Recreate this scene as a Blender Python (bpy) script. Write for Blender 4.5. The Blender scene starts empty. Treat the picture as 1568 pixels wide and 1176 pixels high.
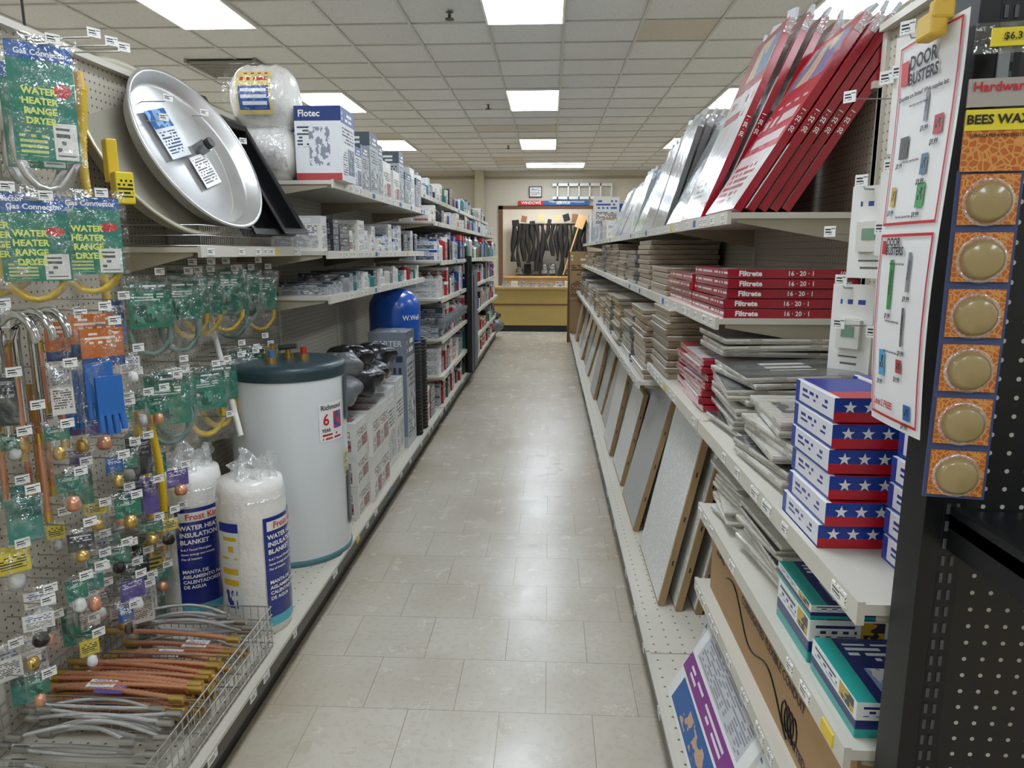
import bpy, math, random
from mathutils import Vector, Matrix, Euler
R=random.Random(7)
scene=bpy.context.scene
def hexc(h):
    h=h.lstrip('#'); o=[]
    for i in (0,2,4):
        c=int(h[i:i+2],16)/255
        o.append(c/12.92 if c<=.04045 else ((c+.055)/1.055)**2.4)
    return (*o,1)
MC={}
class NT:
    def __init__(s,name):
        s.m=bpy.data.materials.new(name); s.m.use_nodes=True; s.n=s.m.node_tree.nodes; s.l=s.m.node_tree.links
        s.b=s.n['Principled BSDF']
    def new(s,t,**k):
        n=s.n.new(t)
        for a,v in k.items(): setattr(n,a,v)
        return n
    def math(s,op,a,b=None,c=None):
        n=s.n.new('ShaderNodeMath'); n.operation=op
        for i,x in enumerate((a,b,c)):
            if x is None: continue
            if isinstance(x,(int,float)): n.inputs[i].default_value=x
            else: s.l.new(x,n.inputs[i])
        return n.outputs[0]
    def mix(s,f,a,b):
        n=s.n.new('ShaderNodeMix'); n.data_type='RGBA'
        for sock,x in ((n.inputs[0],f),(n.inputs[6],a),(n.inputs[7],b)):
            if isinstance(x,(int,float,tuple)): sock.default_value=x
            else: s.l.new(x,sock)
        return n.outputs[2]
    def noise(s,scale,vec=None,detail=3):
        n=s.n.new('ShaderNodeTexNoise'); n.inputs['Scale'].default_value=scale; n.inputs['Detail'].default_value=detail
        if vec is not None: s.l.new(vec,n.inputs['Vector'])
        return n.outputs['Fac']
    def pos(s): return s.n.new('ShaderNodeNewGeometry').outputs['Position']
    def bump(s,h,st=.3,d=.01):
        n=s.n.new('ShaderNodeBump'); n.inputs['Strength'].default_value=st; n.inputs['Distance'].default_value=d
        s.l.new(h,n.inputs['Height']); s.l.new(n.outputs[0],s.b.inputs['Normal'])
    def col(s,x):
        if isinstance(x,tuple): s.b.inputs['Base Color'].default_value=x
        else: s.l.new(x,s.b.inputs['Base Color'])
    def sep(s,v):
        n=s.n.new('ShaderNodeSeparateXYZ'); s.l.new(v,n.inputs[0]); return n.outputs
def mat(name,col='#888888',rough=.5,metal=0,bump=0,bscale=60,vary=0,vscale=6,coat=0,emis=0,wave=0):
    if name in MC: return MC[name]
    t=NT(name); b=t.b; c=hexc(col)
    b.inputs['Roughness'].default_value=rough; b.inputs['Metallic'].default_value=metal
    if coat:
        b.inputs['Coat Weight'].default_value=coat; b.inputs['Coat Roughness'].default_value=.12
    if vary:
        nz=t.noise(vscale,t.pos()); d=tuple(x*(1-vary) for x in c[:3])+(1,)
        t.col(t.mix(nz,d,tuple(min(1,x*(1+vary*.6)) for x in c[:3])+(1,)))
    else: t.col(c)
    if bump: t.bump(t.noise(bscale,t.pos(),4),bump,.01)
    if emis:
        b.inputs['Emission Color'].default_value=c; b.inputs['Emission Strength'].default_value=emis
    MC[name]=t.m; return t.m
def label(name,base,layers,rough=.35,coat=0,bump=0,bscale=40):
    if name in MC: return MC[name]
    t=NT(name); tc=t.new('ShaderNodeTexCoord'); o=t.sep(tc.outputs['UV']); u,v=o[0],o[1]
    cur=hexc(base)
    for L in layers:
        x0,x1,y0,y1,col,kind=L[:6]
        c=hexc(col)
        if kind=='c':
            cx,cy,rx,ry=(x0+x1)/2,(y0+y1)/2,(x1-x0)/2,(y1-y0)/2
            a=t.math('POWER',t.math('ABSOLUTE',t.math('DIVIDE',t.math('SUBTRACT',u,cx),rx)),2)
            b=t.math('POWER',t.math('ABSOLUTE',t.math('DIVIDE',t.math('SUBTRACT',v,cy),ry)),2)
            m=t.math('LESS_THAN',t.math('ADD',a,b),1)
        else:
            m=t.math('MULTIPLY',t.math('MULTIPLY',t.math('GREATER_THAN',u,x0),t.math('LESS_THAN',u,x1)),
                     t.math('MULTIPLY',t.math('GREATER_THAN',v,y0),t.math('LESS_THAN',v,y1)))
        if kind=='t':
            N,K=L[6],L[7]
            vn=t.math('MULTIPLY',v,N)
            ln=t.math('GREATER_THAN',t.math('FRACT',vn),.45)
            cb=t.new('ShaderNodeCombineXYZ'); t.l.new(t.math('FLOOR',t.math('MULTIPLY',u,K)),cb.inputs[0]); t.l.new(t.math('FLOOR',vn),cb.inputs[1])
            w=t.new('ShaderNodeTexWhiteNoise'); w.noise_dimensions='2D'; t.l.new(cb.outputs[0],w.inputs['Vector'])
            m=t.math('MULTIPLY',m,t.math('MULTIPLY',ln,t.math('GREATER_THAN',w.outputs['Value'],.3)))
        if kind=='n':
            c2=hexc(L[6]); nz=t.noise(L[7] if len(L)>7 else 6,tc.outputs['UV'],2)
            c=t.mix(t.math('GREATER_THAN',nz,.5),c,c2)
        cur=t.mix(m,cur,c)
    t.col(cur); t.b.inputs['Roughness'].default_value=rough
    if coat: t.b.inputs['Coat Weight'].default_value=coat; t.b.inputs['Coat Roughness'].default_value=.1
    if bump: t.bump(t.noise(bscale,t.pos(),3),bump,.01)
    MC[name]=t.m; return t.m

_tc={}
def text_mesh(s,size,align='CENTER',bold=0):
    k=(s,size,align,bold)
    if k in _tc: return _tc[k]
    cu=bpy.data.curves.new('tmp','FONT'); cu.body=s; cu.size=size; cu.align_x=align; cu.align_y='CENTER'; cu.offset=bold*size; cu.resolution_u=2
    ob=bpy.data.objects.new('tmp',cu); scene.collection.objects.link(ob)
    bpy.context.view_layer.update()
    me=bpy.data.meshes.new_from_object(ob.evaluated_get(bpy.context.evaluated_depsgraph_get()))
    vs=[v.co.copy() for v in me.vertices]; fs=[list(p.vertices) for p in me.polygons]
    bpy.data.objects.remove(ob); bpy.data.curves.remove(cu); bpy.data.meshes.remove(me)
    _tc[k]=(vs,fs); return vs,fs

def rotm(rx=0,ry=0,rz=0): return Euler((math.radians(rx),math.radians(ry),math.radians(rz))).to_matrix()
class MB:
    def __init__(s): s.v=[];s.f=[];s.m=[];s.uv=[];s.sm=[];s.mats=[]
    def mi(s,m):
        if m not in s.mats: s.mats.append(m)
        return s.mats.index(m)
    def add(s,pts,faces,m,uvs=None,sm=False):
        b=len(s.v); s.v+= [Vector(p) for p in pts]; k=s.mi(m)
        for i,f in enumerate(faces):
            s.f.append([b+j for j in f]); s.m.append(k); s.sm.append(sm)
            s.uv.append(uvs[i] if uvs else [(0,0)]*len(f))
    def box(s,c,size,m,rot=None,fm=None):
        c=Vector(c); hx,hy,hz=[x/2 for x in size]; M=rot if rot is not None else Matrix.Identity(3)
        P=[(-hx,-hy,-hz),(hx,-hy,-hz),(hx,hy,-hz),(-hx,hy,-hz),(-hx,-hy,hz),(hx,-hy,hz),(hx,hy,hz),(-hx,hy,hz)]
        P=[c+M@Vector(p) for p in P]
        F={'-y':(0,1,5,4),'+x':(1,2,6,5),'+y':(2,3,7,6),'-x':(3,0,4,7),'+z':(4,5,6,7),'-z':(3,2,1,0)}
        U=[(0,0),(1,0),(1,1),(0,1)]; fm=fm or {}
        b=len(s.v); s.v+=P
        for k,f in F.items():
            s.f.append([b+j for j in f]); s.m.append(s.mi(fm.get(k,m))); s.sm.append(False); s.uv.append(U)
    def bx(s,x0,x1,y0,y1,z0,z1,m,fm=None): s.box(((x0+x1)/2,(y0+y1)/2,(z0+z1)/2),(abs(x1-x0),abs(y1-y0),abs(z1-z0)),m,None,fm)
    def quad(s,o,r,u,m): o,r,u=Vector(o),Vector(r),Vector(u); s.add([o,o+r,o+r+u,o+u],[(0,1,2,3)],m,[[(0,0),(1,0),(1,1),(0,1)]])
    def rev(s,prof,o,m,n=24,rot=None,mf=None):
        o=Vector(o); M=rot if rot is not None else Matrix.Identity(3); k=len(prof); P=[]
        for i in range(n):
            a=2*math.pi*i/n
            for r,z in prof: P.append(o+M@Vector((r*math.cos(a),r*math.sin(a),z)))
        b=len(s.v); s.v+=P
        for i in range(n):
            j=(i+1)%n
            for q in range(k-1):
                s.f.append([b+i*k+q,b+j*k+q,b+j*k+q+1,b+i*k+q+1]); s.m.append(s.mi(mf(q) if mf else m)); s.sm.append(True)
                s.uv.append([(i/n,q/(k-1)),((i+1)/n,q/(k-1)),((i+1)/n,(q+1)/(k-1)),(i/n,(q+1)/(k-1))])
    def cyl(s,p0,p1,r,m,n=12,r1=None,cm=None):
        p0,p1=Vector(p0),Vector(p1); d=p1-p0; L=d.length
        M=d.to_track_quat('Z','Y').to_matrix(); r1=r if r1 is None else r1
        s.rev([(0,0),(r,0)],p0,cm or m,n,M); s.rev([(r,0),(r1,L)],p0,m,n,M); s.rev([(r1,L),(0,L)],p0,cm or m,n,M)
    def tube(s,pts,r,m,n=6,closed=False,rip=0):
        pts=[Vector(p) for p in pts]; N=len(pts); b=len(s.v); 
        for i,p in enumerate(pts):
            a=pts[(i-1)%N] if (i>0 or closed) else p; c=pts[(i+1)%N] if (i<N-1 or closed) else p
            d=(c-a); d=d.normalized() if d.length>1e-9 else Vector((0,0,1))
            ref=Vector((0,0,1)) if abs(d.z)<.9 else Vector((1,0,0))
            x=d.cross(ref).normalized(); y=d.cross(x); rr=r*(1+(rip if i%2 else -rip))
            for j in range(n):
                t=2*math.pi*j/n; s.v.append(p+x*rr*math.cos(t)+y*rr*math.sin(t))
        k=s.mi(m)
        for i in range(N if closed else N-1):
            i2=(i+1)%N
            for j in range(n):
                j2=(j+1)%n; s.f.append([b+i*n+j,b+i2*n+j,b+i2*n+j2,b+i*n+j2]); s.m.append(k); s.sm.append(True); s.uv.append([(0,0)]*4)
    def text(s,str_,fn,size,m,align='CENTER',bold=.02):
        vs,fs=text_mesh(str_,size,align,bold); s.add([fn(v.x,v.y) for v in vs],fs,m)
    def ftext(s,str_,o,right,up,size,m,align='CENTER',bold=.02,off=.0012,sx=1):
        o=Vector(o); right=Vector(right).normalized(); up=Vector(up).normalized(); nrm=right.cross(up)*off
        s.text(str_,lambda x,y:o+right*x*sx+up*y+nrm,size,m,align,bold)
    def grid(s,fn,nu,nv,m,sm=True):
        b=len(s.v); k=s.mi(m)
        for j in range(nv+1):
            for i in range(nu+1): s.v.append(Vector(fn(i/nu,j/nv)))
        for j in range(nv):
            for i in range(nu):
                a=b+j*(nu+1)+i; s.f.append([a,a+1,a+nu+2,a+nu+1]); s.m.append(k); s.sm.append(sm)
                s.uv.append([(i/nu,j/nv),((i+1)/nu,j/nv),((i+1)/nu,(j+1)/nv),(i/nu,(j+1)/nv)])
    def build(s,name,bevel=0):
        xs=[v.x for v in s.v];ys=[v.y for v in s.v];zs=[v.z for v in s.v]
        o=Vector(((min(xs)+max(xs))/2,(min(ys)+max(ys))/2,min(zs)))
        me=bpy.data.meshes.new(name); me.from_pydata([tuple(v-o) for v in s.v],[],s.f)
        for m in s.mats: me.materials.append(m)
        uvl=me.uv_layers.new(name='UVMap').data; i=0; flat=[]
        for u in s.uv:
            for c in u: flat+= [c[0],c[1]]
        uvl.foreach_set('uv',flat)
        me.polygons.foreach_set('material_index',s.m); me.polygons.foreach_set('use_smooth',s.sm); me.update()
        ob=bpy.data.objects.new(name,me); ob.location=o; scene.collection.objects.link(ob)
        if bevel:
            md=ob.modifiers.new('bevel','BEVEL'); md.width=bevel; md.segments=2; md.limit_method='ANGLE'
        return ob

# ---------- camera
cam=bpy.data.cameras.new('camera'); cam.sensor_width=36; cam.lens=25.23; cam.clip_start=.02
co=bpy.data.objects.new('camera',cam); scene.collection.objects.link(co)
co.location=(0,0,1.5); co.rotation_euler=(math.radians(90-10.46),0,math.radians(2.97)); scene.camera=co
scene.view_settings.view_transform='Standard'
# ---------- surfaces
def m_floor():
    t=NT('vinyl_tile_floor'); p=t.pos()
    br=t.new('ShaderNodeTexBrick'); br.offset=.5; t.l.new(p,br.inputs['Vector'])
    for k,v in (('Scale',1),('Mortar Size',.0011),('Brick Width',.305),('Row Height',.305),('Mortar Smooth',.1),('Bias',0)): br.inputs[k].default_value=v
    br.inputs['Color1'].default_value=hexc('#d7d2c5'); br.inputs['Color2'].default_value=hexc('#d0cabb'); br.inputs['Mortar'].default_value=hexc('#8f8470')
    n1=t.noise(1.7,p,5); n2=t.noise(38,p,4); n3=t.noise(9,p,6)
    c=t.mix(t.math('MULTIPLY',t.math('MAXIMUM',t.math('SUBTRACT',n1,.42),0),1.5),br.outputs['Color'],hexc('#a8987c'))
    c=t.mix(t.math('MULTIPLY',t.math('GREATER_THAN',n2,.56),.12),c,hexc('#9a9078'))
    c=t.mix(t.math('MULTIPLY',t.math('GREATER_THAN',n3,.64),.25),c,hexc('#9a8a6c'))
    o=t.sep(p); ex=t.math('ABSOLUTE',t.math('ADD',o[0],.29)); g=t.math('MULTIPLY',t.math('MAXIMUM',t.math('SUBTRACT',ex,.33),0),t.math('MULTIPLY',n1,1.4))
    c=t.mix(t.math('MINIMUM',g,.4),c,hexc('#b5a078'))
    t.col(c)
    rr=t.math('ADD',t.math('MULTIPLY',n3,.2),.15); t.l.new(rr,t.b.inputs['Roughness'])
    t.b.inputs['Specular IOR Level'].default_value=.5
    t.bump(t.math('ADD',t.noise(7,p,3),t.math('MULTIPLY',br.outputs['Fac'],-.3)),.09,.01); return t.m
def m_ceil():
    t=NT('ceiling_tile'); p=t.pos(); o=t.sep(p)
    cb=t.new('ShaderNodeCombineXYZ'); t.l.new(t.math('FLOOR',t.math('DIVIDE',t.math('ADD',o[0],.535),.635)),cb.inputs[0]); t.l.new(t.math('FLOOR',t.math('DIVIDE',t.math('SUBTRACT',o[1],5.08),.61)),cb.inputs[1])
    w=t.new('ShaderNodeTexWhiteNoise'); w.noise_dimensions='2D'; t.l.new(cb.outputs[0],w.inputs['Vector'])
    c=t.mix(w.outputs['Value'],hexc('#cccdce'),hexc('#d6d8d9'))
    c=t.mix(t.math('MULTIPLY',t.math('GREATER_THAN',w.outputs['Value'],.965),.6),c,hexc('#b9aa90'))
    c=t.mix(t.math('MULTIPLY',t.math('GREATER_THAN',t.noise(90,p,2),.6),.3),c,hexc('#989691'))
    t.col(c); t.b.inputs['Roughness'].default_value=.9; t.bump(t.noise(90,p,2),.3,.01); return t.m
def m_peg(name,base,hole,ax,sp=.0254,r=.0034):
    t=NT(name); o=t.sep(t.pos())
    a=t.math('SUBTRACT',t.math('FRACT',t.math('DIVIDE',o[ax[0]],sp)),.5); b=t.math('SUBTRACT',t.math('FRACT',t.math('DIVIDE',o[ax[1]],sp)),.5)
    d=t.math('ADD',t.math('MULTIPLY',a,a),t.math('MULTIPLY',b,b))
    m=t.math('LESS_THAN',d,(r/sp)**2)
    t.col(t.mix(m,hexc(base),hexc(hole))); t.b.inputs['Roughness'].default_value=.45; return t.m
FLOOR=m_floor(); CEIL=m_ceil()
PEG=m_peg('cream_pegboard','#c3bdad','#4b4436',(1,2)); DECK=m_peg('cream_deck','#d6d1c2','#6c6452',(0,1),.05,.004)
BPEG=m_peg('black_pegboard','#0d0e10','#c0bbae',(0,2),.0254,.0031)  # pale hole colour paints in the tan light coming through the perforations
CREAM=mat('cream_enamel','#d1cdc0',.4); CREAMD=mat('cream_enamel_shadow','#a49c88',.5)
BLK=mat('black_plastic','#141416',.4); BLKM=mat('black_enamel','#141518',.35,.3); DKICK=mat('dark_kickplate','#2b2925',.5)
WHT=mat('white_paper','#eceae4',.5); GAL=mat('galvanized_steel','#d6d6d4',.33,.8,.1,15,.1,9); WIRE=mat('chrome_wire','#b9b9b6',.3,1)
COP=mat('copper_tube','#e3a684',.3,.7); BRS=mat('brass_fitting','#d8b76a',.3,.9); SS=mat('braided_steel','#cfcfcd',.28,.9,.5,500)
YEL=mat('yellow_coating','#dcb92a',.4); TEAL=mat('teal_card','#1f7f74',.4,coat=.3)
CARD=mat('brown_cardboard','#b08f66',.7,bump=.1,vary=.08); WOOD=mat('oak_laminate','#b5945c',.45,vary=.15,vscale=12)
INK=mat('black_ink','#1a1a1c',.5); RED=mat('red_ink','#c2202c',.4); NAVY=mat('navy_ink','#1b2f86',.35); WINK=mat('white_ink','#f2f2f0',.5)
def m_clear(name='clear_plastic_bag',f0=.05,f1=.55,dif=0):
    t=NT(name); t.n.remove(t.b); out=t.n['Material Output']
    tr=t.new('ShaderNodeBsdfTransparent'); gl=t.new('ShaderNodeBsdfGlossy'); gl.inputs['Color'].default_value=(.95,.97,.97,1); gl.inputs['Roughness'].default_value=.14
    mx=t.new('ShaderNodeMixShader'); nz=t.noise(26,t.pos(),3)
    bp=t.new('ShaderNodeBump'); bp.inputs['Strength'].default_value=1; bp.inputs['Distance'].default_value=.02; t.l.new(nz,bp.inputs['Height']); t.l.new(bp.outputs[0],gl.inputs['Normal'])
    f=t.math('ADD',t.math('MULTIPLY',t.math('MAXIMUM',t.math('SUBTRACT',nz,.42),0),f1),f0)
    t.l.new(f,mx.inputs[0]); t.l.new(tr.outputs[0],mx.inputs[1]); sh=gl.outputs[0]
    if dif:
        df=t.new('ShaderNodeBsdfDiffuse'); df.inputs['Color'].default_value=(.85,.87,.87,1); m2=t.new('ShaderNodeMixShader'); m2.inputs[0].default_value=dif; t.l.new(gl.outputs[0],m2.inputs[1]); t.l.new(df.outputs[0],m2.inputs[2]); sh=m2.outputs[0]
    t.l.new(sh,mx.inputs[2]); t.l.new(mx.outputs[0],out.inputs[0]); return t.m
CLR=m_clear('clear_plastic_bag',.06,.8); CRM=m_clear('crumpled_plastic_film',.25,1.2,.55)
# ---------- room
mb=MB(); mb.bx(-9,9,-4,20,-.1,0,FLOOR); mb.build('floor')
mb=MB(); mb.bx(-9,9,-4,17.5,3.35,3.45,CEIL); mb.build('ceiling')
WALL=mat('wall_paint','#cbc5b6',.7,vary=.04); WALL2=mat('alcove_wall_paint','#cfcac0',.7)
mb=MB(); mb.bx(-9,-1.15,17.4,17.6,0,3.35,WALL); mb.bx(1.3,9,17.4,17.6,0,3.35,WALL); mb.bx(-1.15,1.3,17.4,17.6,2.5,3.35,WALL); mb.build('wall_back')
mb=MB(); mb.bx(-9.1,-9,-4,17.6,0,3.35,WALL); mb.build('wall_left')
mb=MB(); mb.bx(9,9.1,-4,17.6,0,3.35,WALL); mb.build('wall_right')
mb=MB(); mb.bx(-9,9,-4.1,-4,0,3.35,WALL); mb.build('wall_front')
mb=MB(); mb.bx(-1.6,1.8,19.6,19.7,0,3.0,WALL2); mb.bx(-1.7,-1.6,17.6,19.7,0,3,WALL2); mb.bx(1.8,1.9,17.6,19.7,0,3,WALL2); mb.bx(-1.7,1.9,17.6,19.7,3,3.1,WALL2); mb.build('wall_alcove')
BRN=mat('brown_trim','#6e4a33',.5)
mb=MB(); mb.bx(-1.22,-1.12,17.36,17.42,0,2.56,BRN); mb.bx(1.27,1.37,17.36,17.42,0,2.56,BRN); mb.bx(-1.22,1.37,17.36,17.42,2.48,2.56,BRN); mb.build('trim_1')
mb=MB(); mb.bx(-9,9,17.37,17.4,3.17,3.23,mat('cove_trim','#9b927c',.6)); mb.build('trim_2')
mb=MB(); mb.bx(-1.75,-1.55,17.1,17.35,0,3.35,mat('column_paint','#b9b29e',.6)); mb.build('wall_column')
TB=mat('ceiling_tbar','#bdbdb9',.5)
mb=MB()
for i in range(-13,16):
    x=-.535+.635*i
    if abs(x)<9: mb.bx(x-.012,x+.012,-4,17.4,3.338,3.352,TB)
for j in range(-14,21):
    y=5.08+.61*j
    if y>-4: mb.bx(-9,9,y-.012,y+.012,3.3385,3.3525,TB)
mb.build('ceiling_grid')
DIF=mat('light_diffuser','#ebf4ff',.5,emis=16)
for j in range(-2,4):
    for i in (-3,-2,-1,0,1,2,3):
        x0=-.535+i*2.54; y0=5.08+3.66*j
        if j==3:
            w=1.27; l=.61; y0=15.9
            if i not in(-2,0,2): continue
        else: w=.635; l=1.22
        m=MB(); f=.018
        m.bx(x0+f,x0+w-f,y0+f,y0+l-f,3.325,3.333,DIF)
        for a in ((x0,x0+f,y0,y0+l),(x0+w-f,x0+w,y0,y0+l),(x0+f,x0+w-f,y0,y0+f),(x0+f,x0+w-f,y0+l-f,y0+l)): m.bx(*a,3.322,3.341,WHT)
        m.build('ceiling_light')
mb=MB(); GR=mat('vent_grey','#8f8d87',.5)
mb.bx(-3.55,-2.9,7.3,7.9,3.33,3.336,mat('vent_dark','#2a2926',.6))
for k in range(10): mb.bx(-3.55,-2.9,7.3+k*.06,7.325+k*.06,3.31,3.33,GR)
for a in ((-3.58,-3.55,7.27,7.93),(-2.9,-2.87,7.27,7.93)): mb.bx(*a,3.31,3.338,GR)
mb.build('ceiling_vent')
for (x,y) in ((-.8,6.0),(-.8,9.6),(-.75,13.2)):
    mb=MB(); mb.rev([(0,0),(.035,0),(.035,.01),(.012,.015),(.012,.05),(.03,.055),(0,.06)],(x,y,3.28),mat('sprinkler_metal','#55524c',.4,.8),12); mb.build('ceiling_sprinkler')
# ---------- gondolas
TAGW=label('price_tag','#eeeeea',[(.1,.6,.2,.85,'#333333','t',4,9),(.62,.95,.2,.8,'#222222','t',2,3)])
TAGB=mat('price_tag_blue','#3d6fae',.5); TAGY=mat('price_tag_yellow','#e2c640',.5)
def tags(mb,side,x,y0,y1,z,dens=.11):
    y=y0+.04
    while y<y1-.05:
        w=R.uniform(.03,.06)
        if R.random()<.75:
            c=R.choice([TAGW]*8+[TAGB,TAGY]); n=.003*side
            mb.bx(min(x,x+n),max(x,x+n),y,y+w,z-.028,z-.004,c)
        y+=w+R.uniform(.02,dens)
def shelf(mb,side,xb,xf,y0,y1,z):
    mb.bx(min(xb,xf),max(xb,xf),y0,y1,z-.018,z,CREAM)
    a=xf; b=xf+.012*side
    mb.bx(min(a,b),max(a,b),y0,y1,z-.035,z+.004,CREAM)
    tags(mb,side,b,y0,y1,z)
    n=max(1,round((y1-y0)/1.22))
    for k in range(n+1):
        y=y0+(y1-y0)*k/n; y=min(max(y,y0+.006),y1-.006)
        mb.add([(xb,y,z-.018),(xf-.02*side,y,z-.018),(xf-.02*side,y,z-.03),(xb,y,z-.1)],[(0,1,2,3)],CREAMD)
def gondola(name,side,xb,xf,y0,y1,ztop,shelves,deck=.15):
    mb=MB()
    mb.bx(xb-.03*side,xb,y0,y1,.0,ztop,PEG) if side>0 else mb.bx(xb,xb+.03,y0,y1,.0,ztop,PEG)
    mb.bx(min(xb,xf),max(xb,xf),y0,y1,deck-.02,deck,DECK)
    mb.bx(min(xb,xf-.03*side),max(xb,xf-.03*side),y0,y1,0,deck-.021,DKICK)
    a,b=xf,xf+.012*side; mb.bx(min(a,b),max(a,b),y0,y1,deck-.05,deck+.004,mat('deck_lip','#4b463c',.4)); mb.bx(min(a,b)-.001,max(a,b)+.001,y0,y1,deck-.006,deck+.006,CREAM)
    tags(mb,side,b,y0,y1,deck,.4)
    n=round((y1-y0)/1.22)
    for k in range(n+1):
        y=y0+(y1-y0)*k/max(1,n); mb.bx(xb,xb+.012*side,y-.015,y+.015,deck,ztop,CREAM)
    mb.bx(xb-.03,xb+.03,y0,y1,ztop,ztop+.02,CREAM)
    for (z,xs,a,b) in shelves: shelf(mb,side,xb,xs,a,b,z)
    return mb.build(name)
gondola('shelving_gondola',1,-1.5,-.925,.6,6.1,2.1,[(1.515,-1.2,2.43,3.43),(1.5,-1.07,3.44,6.1),(1.83,-1.03,3.44,6.1),(1.284,-1.07,3.44,6.1)])
gondola('shelving_gondola',1,-1.5,-.925,6.14,12.8,1.98,[(1.99,-1.1,6.14,12.8),(1.75,-.98,6.14,12.8),(1.42,-.93,6.14,12.8),(1.1,-.93,6.14,12.8),(.75,-.93,6.14,12.8),(.42,-.93,6.14,12.8)])
gondola('shelving_gondola',-1,.97,.354,1.03,2.265,2.12,[(.966,.49,1.05,2.26),(.715,.49,1.05,2.2),(.46,.49,1.05,2.2)])
gondola('shelving_gondola',-1,.97,.354,2.27,12.0,1.97,[(1.617,.55,2.27,12),(1.294,.53,2.27,12),(.966,.49,2.27,3.49),(.87,.45,3.5,12)])

# ---------- packaging materials
def pk(name,base,hd,tx,pic1,pic2,coat=.2):
    return label(name,base,[(0,1,.78,1,hd,'r'),(.08,.8,.82,.95,'#f4f4f0','t',14,16),(.08,.92,.5,.74,tx,'t',22,22),(.45,.93,.1,.46,pic1,'n',pic2,7),(.08,.4,.08,.42,tx,'t',30,26)],coat=coat)
PB=pk('box_blue_white','#e6e8ea','#1f4f9a','#2b3550','#8b97a8','#4c5a70'); PR=pk('box_white_red','#ebe8e2','#e4e2dc','#303030','#b52a2a','#8d8d8d')
PG=pk('box_grey','#aeb3b8','#4d5a69','#2a2f35','#e0e0de','#6c7074'); PN=pk('box_navy','#22387c','#c92c2c','#dfe4ee','#98a7c9','#e2e2e2')
PW=pk('box_white_plain','#e8e6de','#d7d9da','#4c5b74','#a9adb0','#d0d0cc'); PT=pk('box_teal','#dfe5e3','#1f8a7d','#27403d','#2f9a8d','#9fb5b2')
PK=pk('box_black','#242528','#3b3c40','#c7c7c7','#5d6065','#8f9297'); PRD=pk('box_red','#b3242c','#f0eeea','#f2dcdc','#e9e4df','#6d1a1f')
PBL=pk('box_light_blue','#a8c4dd','#2866b0','#1c335c','#e6eef5','#4d7fb8')
PC=pk('box_kraft','#b18f63','#b18f63','#4b3922','#9d7c52','#8a6b43',0)
CANS=[mat('can_'+n,c,.3,.3) for n,c in (('red','#a8242c'),('blue','#23478f'),('white','#dcdad2'),('silver','#9b9c9e'),('green','#2d6b45'),('black','#202124'),('teal','#2c8482'))]
def fill(name,side,xf,dep,y0,y1,z,h,w,mats,stack=1,cans=0,gap=.01,fillz=None):
    mb=MB(); y=y0
    while y<y1-w[0]:
        ww=min(R.uniform(*w),y1-y); hh=R.uniform(*h); d=R.uniform(dep*.75,dep); m=R.choice(mats); zz=z
        if R.random()<cans:
            r=min(ww,.09)/2; k=R.choice(CANS); 
            for q in range(max(1,int(dep/(2*r+.005)))):
                x=xf-side*(r+q*(2*r+.004)+.015)
                mb.rev([(0,0),(r,0),(r,hh*.8),(r*.7,hh*.86),(r*.45,hh*.9),(r*.45,hh),(0,hh)],(x,y+r,z),k,10,mf=lambda i,k=k:k if i<3 else CANS[3])
            y+=2*r+gap; continue
        x0=xf-side*(.012+R.uniform(0,.03)); n=R.randint(1,stack)
        for q in range(n):
            x1=x0-side*d; mb.bx(min(x0,x1),max(x0,x1),y,y+ww,zz,zz+hh/n*.995,m); zz+=hh/n
        y+=ww+R.uniform(.002,gap)
    return mb.build(name,.0015)
fill('plumbing_pump_boxes',1,-1.03,.3,3.72,6.05,1.83,(.2,.36),(.12,.24),[PB,PG,PW,PR,PB,PG],1,gap=.04)
fill('faucet_boxes',1,-1.07,.3,3.5,6.05,1.5,(.08,.2),(.08,.2),[PG,PW,PR,PW,PB,PK],2,gap=.04)
fill('pipe_fitting_packs',1,-1.07,.3,3.55,6.05,1.284,(.05,.12),(.05,.13),[PG,PW,PK,PG,PG],1,.3)
for z,h,ms,c,nm in ((1.99,(.08,.22),[PG,PW,PR,PK],.4,'sealant_tubes'),(1.75,(.1,.17),[PW,PG,PR,PK],.4,'caulk_packs'),(1.42,(.14,.27),[PB,PK,PN,PRD,PG,PK],.5,'spray_cans'),(1.1,(.12,.26),[PRD,PN,PW,PK,PG,PG],.4,'paint_can_row'),(.75,(.1,.28),[PW,PG,PK,PRD,PG],.2,'pipe_insulation_boxes'),(.42,(.12,.26),[PRD,PK,PG,PW],.2,'toolkit_boxes'),(.15,(.12,.22),[PRD,PW,PG,PK],.1,'tile_boxes')):
    xf={1.75:-.98,1.99:-1.1}.get(z,-.93)
    fill(nm,1,xf,.34,6.18,12.7,z,h,(.07,.2),ms,2,c,gap=.05)
fill('toilet_kit_boxes',1,-.93,.42,3.46,4.2,.15,(.5,.56),(.17,.24),[PR,PW,PR],3)
fill('appliance_boxes',1,-.95,.4,4.22,4.75,.15,(.5,.62),(.22,.3),[PG,PW],1)
fill('sump_part_boxes',1,-.95,.4,5.5,6.05,.15,(.2,.4),(.15,.25),[PRD,PK,PBL],2)

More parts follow.
